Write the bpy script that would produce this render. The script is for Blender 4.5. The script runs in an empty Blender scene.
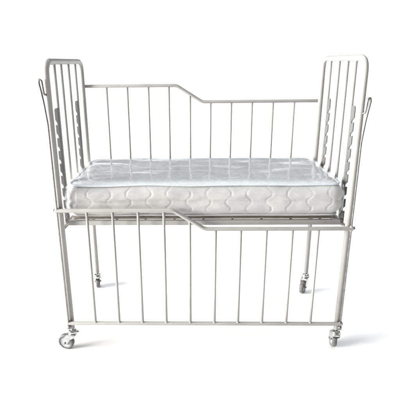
import bpy, bmesh, math, random
from mathutils import Vector, Matrix, noise

S = bpy.context.scene
C = S.collection
R = math.radians
random.seed(7)

# ------------------------------------------------------------------ camera
PIT, YAW, ROLL = .3094, -.0244, .0115
cam_d = bpy.data.cameras.new('camera')
cam = bpy.data.objects.new('camera', cam_d)
C.objects.link(cam)
ca, sa, cp, sp = math.cos(YAW), math.sin(YAW), math.cos(PIT), math.sin(PIT)
r0 = Vector((ca, -sa, 0)); u0 = Vector((sp*sa, sp*ca, cp)); fw = Vector((cp*sa, cp*ca, -sp))
cr, sr = math.cos(ROLL), math.sin(ROLL)
rt = r0*cr - u0*sr
up = r0*sr + u0*cr
M = Matrix((rt, up, -fw)).transposed().to_4x4()
M.translation = Vector((-.0458, -1.7004, 1.2536))
cam.matrix_world = M
cam_d.sensor_width = 36
cam_d.lens = 433.07/400*36
cam_d.shift_x = 17.3/400
cam_d.clip_start = .05
cam_d.clip_end = 200
S.camera = cam

# ------------------------------------------------------------------ world and lamps
W = bpy.data.worlds.new('World'); S.world = W; W.use_nodes = True
W.node_tree.nodes['Background'].inputs['Color'].default_value = (.92, .96, 1, 1)
W.node_tree.nodes['Background'].inputs['Strength'].default_value = .12

def lamp(name, loc, target, sx, sy, power, col=(1, 1, 1), spread=180):
    d = bpy.data.lights.new(name, 'AREA'); d.shape = 'RECTANGLE'; d.size = sx; d.size_y = sy
    d.energy = power; d.color = col; d.spread = R(spread)
    o = bpy.data.objects.new(name, d); C.objects.link(o); o.location = loc
    o.rotation_euler = (Vector(target)-Vector(loc)).to_track_quat('-Z', 'Y').to_euler()
    return o
# a window-like softbox on the left; the other three banks are added fill
lamp('key_lamp', (-9.5, -2.4, 2.7), (.3, .3, .6), 5.2, 4.0, 3850, (1, .985, .95))
lamp('overhead_fill', (1.0, .6, 4.2), (1.0, .6, 0), 6.4, 5.4, 96, (.94, .97, 1), 115)  # unseen bank, added to lift the floor to white
lamp('rear_floor_fill', (1.2, 4.6, 4.6), (1.2, 5.4, 0), 13, 4, 300, (.97, .985, 1), 130)  # added to brighten the dim stretch of floor behind the crib
lamp('backdrop_fill', (0, 9.0, 7.0), (0, 17.0, .8), 34, 5, 2900)  # added wash that turns the backdrop white
S.view_settings.view_transform = 'Standard'
S.view_settings.look = 'None'
S.view_settings.exposure = 0
S.view_settings.gamma = 1
S.view_settings.use_curve_mapping = False
S.cycles.max_bounces = 10
S.cycles.transparent_max_bounces = 16

# ------------------------------------------------------------------ helpers
def obj(name, bm, mat, parent=None, smooth=True, label=None):
    me = bpy.data.meshes.new(name)
    bmesh.ops.recalc_face_normals(bm, faces=bm.faces)
    bm.to_mesh(me); bm.free()
    me.materials.append(mat)
    for p in me.polygons: p.use_smooth = smooth
    o = bpy.data.objects.new(name, me); C.objects.link(o)
    if parent: o.parent = parent
    if label: o['label'] = label
    return o

def fillet(pts, rad, n=8):
    """round the corners of a polyline; rad is one radius or a list per inner corner"""
    pts = [Vector(p) for p in pts]
    out = [pts[0]]
    for i in range(1, len(pts)-1):
        r = rad[i-1] if isinstance(rad, (list, tuple)) else rad
        a, b, c = pts[i-1], pts[i], pts[i+1]
        d1 = (a-b).normalized(); d2 = (c-b).normalized()
        ang = d1.angle(d2)
        t = min(r/math.tan(ang/2), (a-b).length*.49, (c-b).length*.49)
        p1 = b+d1*t; p2 = b+d2*t
        for k in range(n+1):
            s = k/n
            out.append(p1*(1-s)**2 + b*2*s*(1-s) + p2*s*s)
    out.append(pts[-1])
    return out

def tube(bm, pts, r, seg=16, cap=True, closed=False, round_end=False):
    pts = [Vector(p) for p in pts]
    n = len(pts)
    def tan(i):
        if closed: return (pts[(i+1) % n]-pts[i-1]).normalized()
        if i == 0: return (pts[1]-pts[0]).normalized()
        if i == n-1: return (pts[-1]-pts[-2]).normalized()
        return ((pts[i+1]-pts[i]).normalized()+(pts[i]-pts[i-1]).normalized()).normalized()
    t = tan(0)
    nrm = t.orthogonal().normalized()
    rings = []
    for i, p in enumerate(pts):
        t2 = tan(i)
        q = t.rotation_difference(t2); nrm = (q @ nrm); nrm = (nrm - t2*nrm.dot(t2)).normalized(); t = t2
        b = t.cross(nrm)
        rr = r(i/(n-1)) if callable(r) else r
        rings.append([bm.verts.new(p+(nrm*math.cos(a)+b*math.sin(a))*rr) for a in [2*math.pi*k/seg for k in range(seg)]])
    m = n if closed else n-1
    for i in range(m):
        A, B = rings[i], rings[(i+1) % n]
        for k in range(seg):
            bm.faces.new((A[k], A[(k+1) % seg], B[(k+1) % seg], B[k]))
    if cap and not closed:
        for ring, sgn, p in ((rings[0], -1, pts[0]), (rings[-1], 1, pts[-1])):
            tt = tan(0) if sgn < 0 else tan(n-1)
            rr = (ring[0].co-p).length
            if round_end:
                prev = ring
                for k in range(1, 4):
                    th = k/4*math.pi/2
                    new = [bm.verts.new(p + (v.co-p)*math.cos(th) + tt*sgn*rr*math.sin(th)*.8) for v in ring]
                    for j in range(seg):
                        bm.faces.new((prev[j], prev[(j+1) % seg], new[(j+1) % seg], new[j]))
                    prev = new
                bm.faces.new(prev)
            else:
                bm.faces.new(ring)

def box(bm, lo, hi, bev=.0015):
    lo, hi = Vector(lo), Vector(hi)
    r = bmesh.ops.create_cube(bm, size=1, matrix=Matrix.Translation((lo+hi)/2) @ Matrix.Diagonal((*(hi-lo), 1)))
    if bev:
        es = list({e for v in r['verts'] for e in v.link_edges})
        bmesh.ops.bevel(bm, geom=es, offset=bev, segments=2, profile=.5, affect='EDGES')

def lathe(bm, prof, mat=Matrix.Identity(4), seg=32):
    """profile of (radius, height) revolved round local Z"""
    rings = []
    for r, h in prof:
        if r < 1e-6:
            rings.append([bm.verts.new(mat @ Vector((0, 0, h)))])
        else:
            rings.append([bm.verts.new(mat @ Vector((r*math.cos(2*math.pi*k/seg), r*math.sin(2*math.pi*k/seg), h))) for k in range(seg)])
    for A, B in zip(rings, rings[1:]):
        for k in range(seg):
            f = [A[k % len(A)], A[(k+1) % len(A)], B[(k+1) % len(B)], B[k % len(B)]]
            g = []
            for v in f:
                if v not in g: g.append(v)
            if len(g) > 2: bm.faces.new(g)

def prism(bm, poly, axis_mat, th):
    a = [bm.verts.new(axis_mat @ Vector((x, y, -th/2))) for x, y in poly]
    b = [bm.verts.new(axis_mat @ Vector((x, y, th/2))) for x, y in poly]
    bm.faces.new(a); bm.faces.new(list(reversed(b)))
    n = len(poly)
    for i in range(n):
        bm.faces.new((a[i], a[(i+1) % n], b[(i+1) % n], b[i]))

def empty(name, loc, label, cat):
    o = bpy.data.objects.new(name, None); C.objects.link(o); o.location = loc
    o.empty_display_size = .1
    o['label'] = label; o['category'] = cat
    return o

# ------------------------------------------------------------------ materials
def new_mat(name):
    m = bpy.data.materials.new(name); m.use_nodes = True
    nt = m.node_tree
    return m, nt, nt.nodes['Principled BSDF']

def noise_node(nt, scale, detail=3, rough=.5, vec=None):
    n = nt.nodes.new('ShaderNodeTexNoise'); n.inputs['Scale'].default_value = scale
    n.inputs['Detail'].default_value = detail; n.inputs['Roughness'].default_value = rough
    if vec: nt.links.new(vec, n.inputs['Vector'])
    return n

def objco(nt):
    t = nt.nodes.new('ShaderNodeTexCoord')
    return t.outputs['Object']

def ramp(nt, src, stops):
    r = nt.nodes.new('ShaderNodeValToRGB')
    el = r.color_ramp.elements
    el[0].position, el[0].color = stops[0][0], (*stops[0][1], 1)
    el[1].position, el[1].color = stops[-1][0], (*stops[-1][1], 1)
    for p, c in stops[1:-1]:
        e = el.new(p); e.color = (*c, 1)
    nt.links.new(src, r.inputs['Fac'])
    return r

def bump(nt, src, strength, dist, bsdf, prev=None):
    b = nt.nodes.new('ShaderNodeBump'); b.inputs['Strength'].default_value = strength; b.inputs['Distance'].default_value = dist
    nt.links.new(src, b.inputs['Height'])
    if prev: nt.links.new(prev.outputs['Normal'], b.inputs['Normal'])
    if bsdf: nt.links.new(b.outputs['Normal'], bsdf.inputs['Normal'])
    return b

def paint_material(name, base, rough=.32):
    m, nt, b = new_mat(name)
    co = objco(nt)
    n1 = noise_node(nt, 9, 4, .6, co)
    k = lambda f: tuple(x*f for x in base)
    rp = ramp(nt, n1.outputs['Fac'], [(.28, k(.86)), (.5, base), (.8, k(1.06))])
    # small worn flecks in the enamel
    n2 = noise_node(nt, 140, 3, .6, co)
    fl = ramp(nt, n2.outputs['Fac'], [(.69, (0, 0, 0)), (.73, (1, 1, 1))])
    mx = nt.nodes.new('ShaderNodeMix'); mx.data_type = 'RGBA'
    nt.links.new(fl.outputs['Color'], mx.inputs[0])
    nt.links.new(rp.outputs['Color'], mx.inputs[6])
    mx.inputs[7].default_value = (base[0]*.62, base[1]*.57, base[2]*.5, 1)
    nt.links.new(mx.outputs[2], b.inputs['Base Color'])
    rr = nt.nodes.new('ShaderNodeMapRange'); rr.inputs['To Min'].default_value = rough-.08; rr.inputs['To Max'].default_value = rough+.12
    nt.links.new(n1.outputs['Fac'], rr.inputs['Value']); nt.links.new(rr.outputs['Result'], b.inputs['Roughness'])
    n3 = noise_node(nt, 60, 2, .5, co)
    bump(nt, n3.outputs['Fac'], .12, .001, b)
    b.inputs['Specular IOR Level'].default_value = .35
    return m
PAINT = paint_material('off white enamel', (.345, .337, .321))
RACK_SHADE = paint_material('shade toned enamel', (.125, .125, .12), .4)  # racks darkened: shade on the right-hand pair put into the colour

def metal_material(name, col, rough):
    m, nt, b = new_mat(name)
    co = objco(nt)
    n1 = noise_node(nt, 70, 3, .6, co)
    rp = ramp(nt, n1.outputs['Fac'], [(.35, tuple(c*.72 for c in col)), (.65, col)])
    nt.links.new(rp.outputs['Color'], b.inputs['Base Color'])
    b.inputs['Metallic'].default_value = 1
    rr = nt.nodes.new('ShaderNodeMapRange'); rr.inputs['To Min'].default_value = rough*.7; rr.inputs['To Max'].default_value = rough*1.5
    nt.links.new(n1.outputs['Fac'], rr.inputs['Value']); nt.links.new(rr.outputs['Result'], b.inputs['Roughness'])
    return m
CHROME = metal_material('zinc plated steel', (.62, .62, .62), .22)
STEEL = metal_material('dull bare steel', (.30, .29, .28), .38)

def plain(name, col, rough, nscale=40, var=.15, bmp=.1):
    m, nt, b = new_mat(name)
    co = objco(nt)
    n1 = noise_node(nt, nscale, 4, .6, co)
    rp = ramp(nt, n1.outputs['Fac'], [(.3, tuple(c*(1-var) for c in col)), (.7, tuple(c*(1+var) for c in col))])
    nt.links.new(rp.outputs['Color'], b.inputs['Base Color'])
    b.inputs['Roughness'].default_value = rough
    if bmp: bump(nt, n1.outputs['Fac'], bmp, .001, b)
    return m
RUBBER = plain('grey caster rubber', (.12, .118, .115), .6, 90, .5)
HUB = plain('grey caster plastic', (.36, .38, .40), .4)
BOARD = plain('brown hardboard', (.25, .205, .17), .7, 25, .2)
BORDER = None
FLOOR = plain('white studio paper', (.90, .90, .90), .9, 3, .01, 0)
for nd in FLOOR.node_tree.nodes:
    if nd.type == 'BSDF_PRINCIPLED': nd.inputs['Specular IOR Level'].default_value = .15

def fabric(name, col, weave, bstr, extra=None):
    m, nt, b = new_mat(name)
    co = objco(nt)
    n1 = noise_node(nt, 6, 4, .6, co)
    n2 = noise_node(nt, weave, 2, .6, co)
    ad = nt.nodes.new('ShaderNodeMath'); ad.operation = 'MULTIPLY_ADD'
    nt.links.new(n2.outputs['Fac'], ad.inputs[0]); ad.inputs[1].default_value = .45
    nt.links.new(n1.outputs['Fac'], ad.inputs[2])
    rp = ramp(nt, ad.outputs[0], [(.5, tuple(c*.9 for c in col)), (.95, tuple(c*1.07 for c in col))])
    nt.links.new(rp.outputs['Color'], b.inputs['Base Color'])
    b.inputs['Roughness'].default_value = .85
    b.inputs['Specular IOR Level'].default_value = .2
    p = bump(nt, n2.outputs['Fac'], bstr, .0025, b)
    return m
BORDER = fabric('cream quilted border cloth', (.555, .545, .525), 330, .12)
TOPCLOTH = fabric('pale blue grey ticking', (.585, .60, .61), 240, .45)
PIPING = plain('pale piping cloth', (.60, .635, .67), .6, 120, .05)

def film_material():
    """clear wrapping film: see-through with glossy wrinkled highlights"""
    m = bpy.data.materials.new('clear plastic film'); m.use_nodes = True
    nt = m.node_tree
    for n in list(nt.nodes): nt.nodes.remove(n)
    out = nt.nodes.new('ShaderNodeOutputMaterial')
    tr = nt.nodes.new('ShaderNodeBsdfTransparent'); tr.inputs['Color'].default_value = (.97, .975, .98, 1)
    gl = nt.nodes.new('ShaderNodeBsdfGlossy'); gl.inputs['Roughness'].default_value = .07
    mx = nt.nodes.new('ShaderNodeMixShader')
    co = objco(nt)
    mp = nt.nodes.new('ShaderNodeMapping'); mp.inputs['Scale'].default_value = (1, 2.2, 1.4)
    nt.links.new(co, mp.inputs['Vector'])
    n1 = noise_node(nt, 9, 5, .62, mp.outputs['Vector']); n1.inputs['Distortion'].default_value = 1.1
    n2 = noise_node(nt, 55, 3, .6, co); n2.inputs['Distortion'].default_value = .8
    b1 = bump(nt, n1.outputs['Fac'], .22, .012, None)
    b2 = bump(nt, n2.outputs['Fac'], .10, .002, None, b1)
    nt.links.new(b2.outputs['Normal'], gl.inputs['Normal'])
    g0 = nt.nodes.new('ShaderNodeNewGeometry'); sx = nt.nodes.new('ShaderNodeSeparateXYZ'); nt.links.new(g0.outputs['Normal'], sx.inputs[0])
    ab = nt.nodes.new('ShaderNodeMath'); ab.operation = 'ABSOLUTE'; nt.links.new(sx.outputs['Z'], ab.inputs[0])
    for bb, lo, hi in ((b1, .9, .075), (b2, .40, .05)):
        mr = nt.nodes.new('ShaderNodeMapRange'); mr.inputs['From Min'].default_value = .6; mr.inputs['From Max'].default_value = .97
        mr.inputs['To Min'].default_value = lo; mr.inputs['To Max'].default_value = hi
        nt.links.new(ab.outputs[0], mr.inputs['Value']); nt.links.new(mr.outputs['Result'], bb.inputs['Strength'])
    # reflectance of a thin sheet, the same from both sides: .07 + .93 (1 - |cos|)^5
    ge = nt.nodes.new('ShaderNodeNewGeometry')
    dt = nt.nodes.new('ShaderNodeVectorMath'); dt.operation = 'DOT_PRODUCT'
    nt.links.new(ge.outputs['Incoming'], dt.inputs[0]); nt.links.new(b2.outputs['Normal'], dt.inputs[1])
    prev = dt.outputs['Value']
    for op, k in (('ABSOLUTE', None), ('SUBTRACT', 1), ('POWER', 5), ('MULTIPLY_ADD', .93)):
        q = nt.nodes.new('ShaderNodeMath'); q.operation = op; q.use_clamp = op != 'ABSOLUTE'
        if op == 'SUBTRACT':
            q.inputs[0].default_value = 1; nt.links.new(prev, q.inputs[1])
        else:
            nt.links.new(prev, q.inputs[0])
            if k: q.inputs[1].default_value = k
        if op == 'MULTIPLY_ADD': q.inputs[2].default_value = .07
        prev = q.outputs[0]
    nt.links.new(prev, mx.inputs[0]); nt.links.new(tr.outputs[0], mx.inputs[1]); nt.links.new(gl.outputs[0], mx.inputs[2])
    nt.links.new(mx.outputs[0], out.inputs['Surface'])
    return m
FILM = film_material()

# ------------------------------------------------------------------ setting: white seamless floor curving up into a backdrop
def seamless():
    bm = bmesh.new()
    prof = [(0, 0), (3, 0), (9, 0), (17.5, 0)]
    for k in range(1, 13):
        a = k/12*math.pi/2
        prof.append((17.5+3.0*math.sin(a), 3.0-3.0*math.cos(a)))
    prof.append((20.5, 4.35))
    n = 72                                             # the paper curves round the back and both sides
    ctr = bm.verts.new((0, 0, 0))
    rings = [[bm.verts.new((r*math.cos(2*math.pi*k/n), r*math.sin(2*math.pi*k/n), z)) for k in range(n)] for r, z in prof[1:]]
    for k in range(n):
        bm.faces.new((ctr, rings[0][k], rings[0][(k+1) % n]))
    for A, B in zip(rings, rings[1:]):
        for k in range(n):
            if A is rings[0] or A is rings[1] or not 46 <= k < 62:      # open towards the room behind the camera
                bm.faces.new((A[k], A[(k+1) % n], B[(k+1) % n], B[k]))
    o = obj('floor', bm, FLOOR)
    o.location.z = -.016
    o['kind'] = 'structure'
    o['label'] = 'white seamless studio floor rising into the backdrop'
    return o
seamless()

# ------------------------------------------------------------------ the crib
FZ = -.016                    # height of the floor
HX, WY = .600, .5483          # post axes
ZT = 1.2587                   # axis of the end frames' top tube
RY = .020                     # side rails run this far outside the post axes
crib = empty('hospital_crib', (0, WY/2, 0), 'off white tubular steel hospital crib with its front rail lowered, on four casters', 'crib')
ORG = Vector((0, WY/2, 0))
def P(x, y, z): return Vector((x, y, z))-ORG

BAR_Y = (.106, .200, .311, .430)
def weld(bm, p, axis, r, w=.003):
    """a small bead where a bar meets a tube"""
    p = Vector(p); a = Vector(axis).normalized()
    tube(bm, [p-a*.001, p+a*w*.4, p+a*w], lambda t: r*(1.35-.33*t), 12)

def end_frame(sx, ztop):
    x = sx*HX
    bm = bmesh.new()
    tube(bm, fillet([P(x, 0, .098), P(x, 0, ztop), P(x, WY, ztop), P(x, WY, .098)], [.055, .055], 12), .0120, 22)
    # lower cross tube that carries the bars
    tube(bm, [P(x, .010, .578), P(x, WY-.010, .578)], .0080, 18)
    fr = obj('end_frame', bm, PAINT, crib)
    for y in BAR_Y:
        b = bmesh.new()
        y2 = y+random.uniform(-.002, .002)
        tube(b, [P(x, y2, .584), P(x, y2, ztop-.009)], .0068, 14)
        weld(b, P(x, y2, ztop-.0105), (0, 0, -1), .0062)
        obj('bar', b, PAINT, fr)
    # notched height racks stand just in front of the first and the last bar
    for yb, zt in ((BAR_Y[0], 1.078), (BAR_Y[3], 1.080)):
        b = bmesh.new()
        yb0 = yb-.0062+.001
        wd = .042
        poly = [(yb0, zt), (yb0-wd*.86, zt), (yb0-wd, zt-.008)]
        z = zt-.058
        while z > .63:
            poly += [(yb0-wd, z+.013), (yb0-wd*.50, z-.001), (yb0-wd*.44, z-.010), (yb0-wd*.56, z-.014), (yb0-wd*.94, z-.006), (yb0-wd, z-.012)]
            z -= .0535
        poly += [(yb0-wd, .588), (yb0, .588)]
        # local (x, y) -> world (y, z), thickness along x
        am = Matrix(((0, 0, 1, x-ORG.x), (1, 0, 0, -ORG.y), (0, 1, 0, 0), (0, 0, 0, 1)))
        prism(b, poly, am, .004)
        obj('notched_rack', b, RACK_SHADE, fr, smooth=False)
    return fr
end_frame(-1, ZT)
end_frame(1, ZT+.001)

# side rails: a top tube with a step, a straight bottom tube and ten bars
BX0, BDX, ST1, ST2 = -.4837, .1063, -.1279, .003
def side_rail(y, zhi, zlo, zb, out, lab):
    L = .612 if out < 0 else .604
    bm = bmesh.new()
    tube(bm, fillet([P(-L, y, zhi), P(ST1, y, zhi), P(ST2, y, zlo), P(L, y, zlo)], [.05, .05], 8), .0085, 18, round_end=True)
    tube(bm, [P(-L, y, zb), P(L, y, zb)], .0085, 18, round_end=True)
    rail = obj('side_rail', bm, PAINT, crib, label=lab)
    for i in range(10):
        x = BX0+i*BDX+random.uniform(-.0012, .0012)
        if x < ST1: zt = zhi
        elif x > ST2: zt = zlo
        else: zt = zhi+(zlo-zhi)*(x-ST1)/(ST2-ST1)
        b = bmesh.new()
        rb = .0057 if out < 0 else .0054
        tube(b, [P(x, y, zb+.006), P(x, y, zt-.004)], rb, 14)
        weld(b, P(x, y, zb+.0075), (0, 0, 1), rb)
        weld(b, P(x, y, zt-.0085), (0, 0, -1), rb, .002)
        obj('bar', b, PAINT, rail)
    for sx in (-1, 1):
        for z in ((zhi if sx < 0 else zlo), zb):
            # sleeve that slides on the guide rod, with the stub of its pin
            b = bmesh.new()
            xg = sx*.6075
            tube(b, [P(xg, y, z-.011), P(xg, y, z+.011)], .0066, 16)
            obj('rod_sleeve', b, PAINT if z != zb else STEEL, rail)
            if z != zb and out < 0:
                b = bmesh.new()
                tube(b, [P(xg+sx*.005, y, z+.001), P(xg+sx*.013, y, z+.001)], .0042, 12, round_end=True)
                tube(b, [P(xg+sx*.010, y, z-.004), P(xg+sx*.0115, y, z+.008)], .0022, 8, round_end=True)
                obj('stop_pin', b, RUBBER, rail)
    return rail
side_rail(-RY, .6716, .5893, .1353, -1, 'lowered front side rail')
side_rail(WY+RY, 1.1386, 1.0562, 1.1386-.5363, 1, 'raised back side rail')

# guide rods: thin steel rods outside the posts with a hairpin hook at the top
def guide_rod(sx, y, ztop, hook):
    g = sx*.6075
    yp = y*0 + (0 if y < .2 else WY)
    bm = bmesh.new()
    if hook:
        pts = [P(g, y, .112), P(g, y, ztop-.17), P(sx*.6150, y, ztop-.085), P(sx*.6255, y, ztop-.014), P(sx*.6230, y, ztop),
               P(sx*.6145, y, ztop-.006), P(sx*.6125, y, ztop-.03), P(sx*.6110, y*.85, ztop-.056), P(sx*.605, y*.5, ztop-.060)]
        path = fillet(pts, [.3, .3, .01, .008, .01, .05, .008], 6)
    else:
        path = [P(g, y, .112), P(g, y, ztop-.06), P(sx*.606, WY+.009, ztop-.045)]
        path = fillet(path, .01, 6)
    tube(bm, path, .0040, 12, round_end=True)
    o = obj('guide_rod', bm, STEEL if hook else PAINT, crib)
    # dark rubber buffer ring at the foot
    b = bmesh.new()
    tube(b, [P(g, y, .108), P(g, y, .122)], .0075, 16)
    tube(b, [P(g, y, .113), P(sx*HX, y*.3 if y < .2 else WY+.004, .113)], .0045, 10)
    obj('foot_bracket', b, STEEL, o)
guide_rod(-1, -RY, 1.197, True)
guide_rod(1, -RY, 1.117, True)
guide_rod(-1, WY+RY, 1.17, False)
guide_rod(1, WY+RY, 1.17, False)

# mattress platform: square tube frame, wire cross rods, corner hooks resting in the racks
def platform():
    bm = bmesh.new()
    z0, z1 = .594, .6145
    x = .572
    box(bm, P(-x, .012, z0), P(x, .032, z1))
    box(bm, P(-x, WY-.032, z0), P(x, WY-.012, z1))
    for s in (-1, 1):
        a, b = sorted((s*(x-.004), s*(x-.020)))
        box(bm, P(a, .0325, z0+.001), P(b, WY-.0325, z1-.001))
    fr = obj('mattress_platform', bm, PAINT, crib)
    for k in range(9):
        b = bmesh.new()
        xx = -.5+k*.125
        tube(b, [P(xx, .031, z0+.010), P(xx, WY-.031, z0+.010)], .0045, 10)
        obj('cross_rod', b, PAINT, fr)
    b = bmesh.new()
    box(b, P(-.545, .030, .6155), P(.545, WY-.030, .6235), .001)
    obj('base_board', b, BOARD, fr)
    for s in (-1, 1):
        for yy in (BAR_Y[0]-.028, BAR_Y[3]-.028):
            b = bmesh.new()
            tube(b, fillet([P(s*.553, yy, .588), P(s*.583, yy, .588), P(s*.604, yy, .600), P(s*.604, yy, .625)], .008, 5), .0045, 10, round_end=True)
            obj('rack_hook', b, PAINT, fr)
    for s in (-1, 1):
        b = bmesh.new()
        tube(b, [P(s*.545, .16, .601), P(s*.582, .030, .590), P(s*.592, .004, .583)], .0042, 10, round_end=True)
        obj('corner_stay', b, PAINT, fr)
platform()

# casters
def caster(x, y, ang):
    """ang: heading in degrees in which the wheel trails behind the stem"""
    o0 = P(x, y, 0)
    t = Vector((math.cos(R(ang)), math.sin(R(ang)), 0)); ax = Vector((-t.y, t.x, 0))
    rw = .0380
    off = .036
    o0 = o0+Vector((0, 0, -.012))                     # housing hangs on a bare stem below the post
    wc = o0 + t*off + Vector((0, 0, rw+FZ+.012))
    bm = bmesh.new()
    lathe(bm, [(0, .132), (.0065, .132), (.0065, .1015), (.0150, .100), (.0185, .0965), (.0195, .091), (.0175, .0865), (.0210, .085), (.0210, .0815), (.0145, .079), (0, .079)],
          Matrix.Translation(o0), 28)
    body = obj('caster', bm, CHROME, crib)
    # fork: a bridge plate and two cheek plates that reach down to the axle
    b = bmesh.new()
    fm = Matrix((t, Vector((0, 0, 1)), ax)).transposed().to_4x4()      # local (along trail, up, across)
    for s in (-1, 1):
        mm = Matrix.Translation(o0+ax*s*.0155) @ fm
        prism(b, [(-.019, .0815), (.024, .0815), (.039, .062), (.0470, .040), (.0465, .029), (.040, .0235), (.031, .0245), (.0245, .032), (.012, .052), (-.014, .068)], mm, .0026)
    mm = Matrix.Translation(o0+Vector((0, 0, .0797))) @ Matrix((t, ax, Vector((0, 0, 1)))).transposed().to_4x4()
    prism(b, [(-.019, -.0168), (.0235, -.0168), (.0235, .0168), (-.019, .0168)], mm, .003)
    obj('fork', b, CHROME, body, smooth=False)
    # wheel: rubber tread, dished plastic hub, axle bolt
    wm = Matrix.Translation(wc) @ Matrix((t, Vector((0, 0, 1)), ax)).transposed().to_4x4()
    b = bmesh.new()
    hw = .0115
    lathe(b, [(.0262, -hw+.001), (.0300, -hw), (.0345, -hw+.001), (.0370, -hw+.0035), (rw, 0), (.0370, hw-.0035), (.0345, hw-.001), (.0300, hw), (.0262, hw-.001), (.0262, -hw+.001)], wm, 48)
    whl = obj('tyre', b, RUBBER, body)
    b = bmesh.new()
    prof = [(0, -.0120), (.0085, -.0120), (.0095, -.0085), (.0200, -.0070), (.0235, -.0095), (.0260, -.0098), (.0260, .0098), (.0235, .0095), (.0200, .0070), (.0095, .0085), (.0085, .0120), (0, .0120)]
    lathe(b, prof, wm, 36)
    obj('hub', b, HUB, body)
    b = bmesh.new()
    lathe(b, [(0, -.0205), (.0042, -.0205), (.0050, -.0185), (.0050, .0185), (.0042, .0205), (0, .0205)], wm, 12)
    obj('axle_bolt', b, STEEL, body)
    # brake tab / thread guard at the back of the housing
    b = bmesh.new()
    mm = Matrix.Translation(o0+Vector((0, 0, .0905))) @ Matrix((t, ax, Vector((0, 0, 1)))).transposed().to_4x4()
    prism(b, [(-.030, -.006), (-.016, -.010), (-.016, .010), (-.030, .006)], mm, .006)
    obj('brake_tab', b, CHROME, body, smooth=False)
    return body
caster(-HX, 0, 170)
caster(HX, 0, 84)
caster(-HX, WY, 104)
caster(HX, WY, 238)

# ------------------------------------------------------------------ mattress (rests on the platform: a thing of its own)
MX, MY0, MY1 = .585, .004, .550
MZ0, MZ1 = .628, .770
mat_root = empty('mattress', (0, (MY0+MY1)/2, MZ0), 'plastic wrapped crib mattress with cream honeycomb quilted sides and pale blue top', 'mattress')
MO = Vector((0, (MY0+MY1)/2, MZ0))
RC = .055                                             # plan corner radius
def outline(n, inset=0.0, rc=RC):
    """points and outward normals round a rounded rectangle, evenly spaced"""
    hx, hy = MX-inset, (MY1-MY0)/2-inset
    rc = max(rc-inset, .005)
    segs = [2*(hx-rc), math.pi/2*rc, 2*(hy-rc), math.pi/2*rc]*2
    tot = sum(segs); out = []
    for i in range(n):
        s = tot*i/n
        for k in range(8):
            if s < segs[k]: break
            s -= segs[k]
        c = [(-1, -1), (1, -1), (1, 1), (-1, 1)]
        if k == 0: p, nn = Vector((-hx+rc+s, -hy, 0)), Vector((0, -1, 0))
        elif k == 2: p, nn = Vector((hx, -hy+rc+s, 0)), Vector((1, 0, 0))
        elif k == 4: p, nn = Vector((hx-rc-s, hy, 0)), Vector((0, 1, 0))
        elif k == 6: p, nn = Vector((-hx, hy-rc-s, 0)), Vector((-1, 0, 0))
        else:
            ctr = [Vector((hx-rc, -hy+rc, 0)), Vector((hx-rc, hy-rc, 0)), Vector((-hx+rc, hy-rc, 0)), Vector((-hx+rc, -hy+rc, 0))][k//2]
            a = [-math.pi/2, 0, math.pi/2, math.pi][k//2] + s/rc
            nn = Vector((math.cos(a), math.sin(a), 0)); p = ctr+nn*rc
        out.append((p, nn, tot*i/n))
    return out, tot

def quilt(s, z):
    """0 on a stitched seam, 1 in the middle of a cell; s along the border, z 0..1 up"""
    pitch = .083
    row = z*2
    amp = .020
    tri = abs((row % 1)-.5)*2                          # 1 at row edges, 0 at mid row
    wob = .004*noise.noise(Vector((s*7, z*3, 4)))
    best = 1
    k0 = math.floor(s/pitch)
    for k in (k0-1, k0, k0+1, k0+2):
        off = amp*(1 if k % 2 else -1)*(max(0, min(1, (tri-.25)*2))-.5)
        d = abs(s-(k*pitch+off)+wob)
        best = min(best, d/.0068)
    dm = abs(z-.5)*.125/.008                           # seam half way up
    de = min(z, 1-z)*.125/.012
    f = lambda q: 1-math.exp(-q*q*1.1)
    return f(best)*(.55+.45*f(dm))*f(de+.35)

def border():
    n, mrows = 1150, 40
    ol, tot = outline(n)
    bm = bmesh.new()
    rows = []
    H = MZ1-MZ0
    for j in range(mrows+1):
        z = j/mrows
        a = (z-.5)*2
        sag = .006*max(0, -a)
        # flat side with well rounded top and bottom edges
        inset = .032*max(0, abs(a)-.25)**2.4/(.75**2.4) + .0035*math.exp(-(a/.13)**2)
        row = []
        for p, nn, s in ol:
            q = quilt(s+.03, z)
            d = -inset - (.0022+.0020*noise.noise(Vector((s*13, z*5, 20))))*(1-q) + .0022*noise.noise(Vector((s*17, z*6, 11))) + .005*noise.noise(Vector((s*4, z*2, 0)))
            row.append(bm.verts.new(p+nn*d+Vector((0, 0, .004+z*(H-.008)+.0042*noise.noise(Vector((s*5, 0, 9)))*(1 if z > .5 else .4)))))
        rows.append(row)
    for A, B in zip(rows, rows[1:]):
        for k in range(n):
            bm.faces.new((A[k], A[(k+1) % n], B[(k+1) % n], B[k]))
    return obj('quilted_border', bm, BORDER, mat_root)
border()

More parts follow.
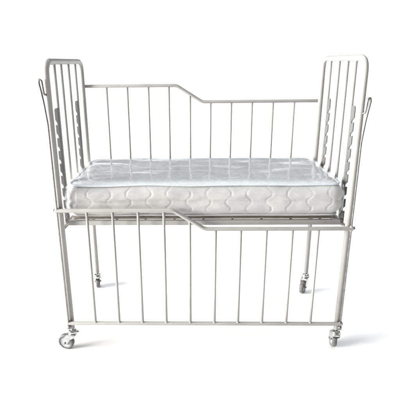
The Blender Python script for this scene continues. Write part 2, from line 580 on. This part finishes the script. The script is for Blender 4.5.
def panel(name, z, crown, mat, sgn):
    """top or bottom cloth: rings that shrink towards the middle, domed and lightly puckered"""
    bm = bmesh.new()
    n = 560
    rings = []
    N = 46
    hx, hy = MX-.024, (MY1-MY0)/2-.024
    for j in range(N+1):
        f = 1-j/N*.985
        ol, tot = outline(n, .024)
        ring = []
        for p, nn, s in ol:
            # shrink both axes by the same absolute amount so that rings stay parallel
            sh = (1-f)*hy
            q = Vector((p.x*(hx-sh)/hx, p.y*(hy-sh)/hy, 0))
            e = min(1, sh/.05)
            dome = crown*(1-(1-e)**2)
            pk = 0
            if sgn > 0:
                w = noise.noise(Vector((q.x*34, q.y*55, 2)))*.0011 + noise.noise(Vector((q.x*9, q.y*14, 7)))*.0024
                # a loose grid of stitched dimples
                u, v = q.x/.055, q.y/.055+.5*(math.floor(q.x/.055) % 2)
                dd = math.hypot(u-round(u), v-round(v))
                pk = w*e - .0016*e*math.exp(-(dd/.16)**2)
            ring.append(bm.verts.new(Vector((q.x, q.y, z-MZ0+sgn*(dome+pk)))))
        rings.append(ring)
    for A, B in zip(rings, rings[1:]):
        for k in range(n):
            bm.faces.new((A[k], A[(k+1) % n], B[(k+1) % n], B[k]))
    bm.faces.new(rings[-1])
    return obj(name, bm, mat, mat_root)
panel('top_panel', MZ1-.003, .006, TOPCLOTH, 1)
panel('bottom_panel', MZ0+.004, .0015, BORDER, -1)

def piping(z, r, mat, w):
    bm = bmesh.new()
    ol, tot = outline(420, .0225)
    tube(bm, [p+Vector((0, 0, z-MZ0+w*noise.noise(Vector((s*5, 0, 9))))) for p, nn, s in ol], r, 10, closed=True)
    return obj('piping', bm, mat, mat_root)
piping(MZ1-.004, .0044, PIPING, .0042)
piping(MZ0+.0062, .0042, BORDER, .0017)

def film():
    """one closed wrap of clear film just off the cloth, wrinkled, with gathered corners"""
    bm = bmesh.new()
    n = 900
    H = MZ1-MZ0
    prof = []                                          # (inset, height)
    for k in range(15):
        a = k/14*math.pi
        prof.append((.022*(1-math.sin(a))**1.3-.0045, H/2-math.cos(a)*(H/2+.0035)))
    rings = []
    for ii, (ins, h) in enumerate(prof):
        ol, tot = outline(n, 0)
        ring = []
        for p, nn, s in ol:
            corner = min(1, max(0, (abs(p.x)-MX+.13)/.13))
            wv = noise.noise(Vector((s*9, h*30, 1)))*.0026 + noise.noise(Vector((s*38, h*9, 3)))*.0012*(1+1.6*corner)
            ring.append(bm.verts.new(p+nn*(-ins+max(-.0012, wv))+Vector((0, 0, h))))
        rings.append(ring)
    hx, hy = MX-.012, (MY1-MY0)/2-.012
    last = rings[-1]
    base = [v.co.copy() for v in last]
    N = 30
    for j in range(1, N+1):
        sh = j/N*hy*.985
        ring = []
        for co in base:
            q = Vector((co.x*(hx-sh)/hx, co.y*(hy-sh)/hy, 0))
            e = min(1, sh/.05)
            w = noise.noise(Vector((q.x*7, q.y*12, 5)))*.0022 + noise.noise(Vector((q.x*40, q.y*60, 8)))*.00025
            ring.append(bm.verts.new(Vector((q.x, q.y, co.z+.0078*(1-(1-e)**2)+w*e))))
        rings.append(ring)
    for A, B in zip(rings, rings[1:]):
        for k in range(n):
            bm.faces.new((A[k], A[(k+1) % n], B[(k+1) % n], B[k]))
    bm.faces.new(rings[-1])
    return obj('plastic_wrap', bm, FILM, mat_root)
film()
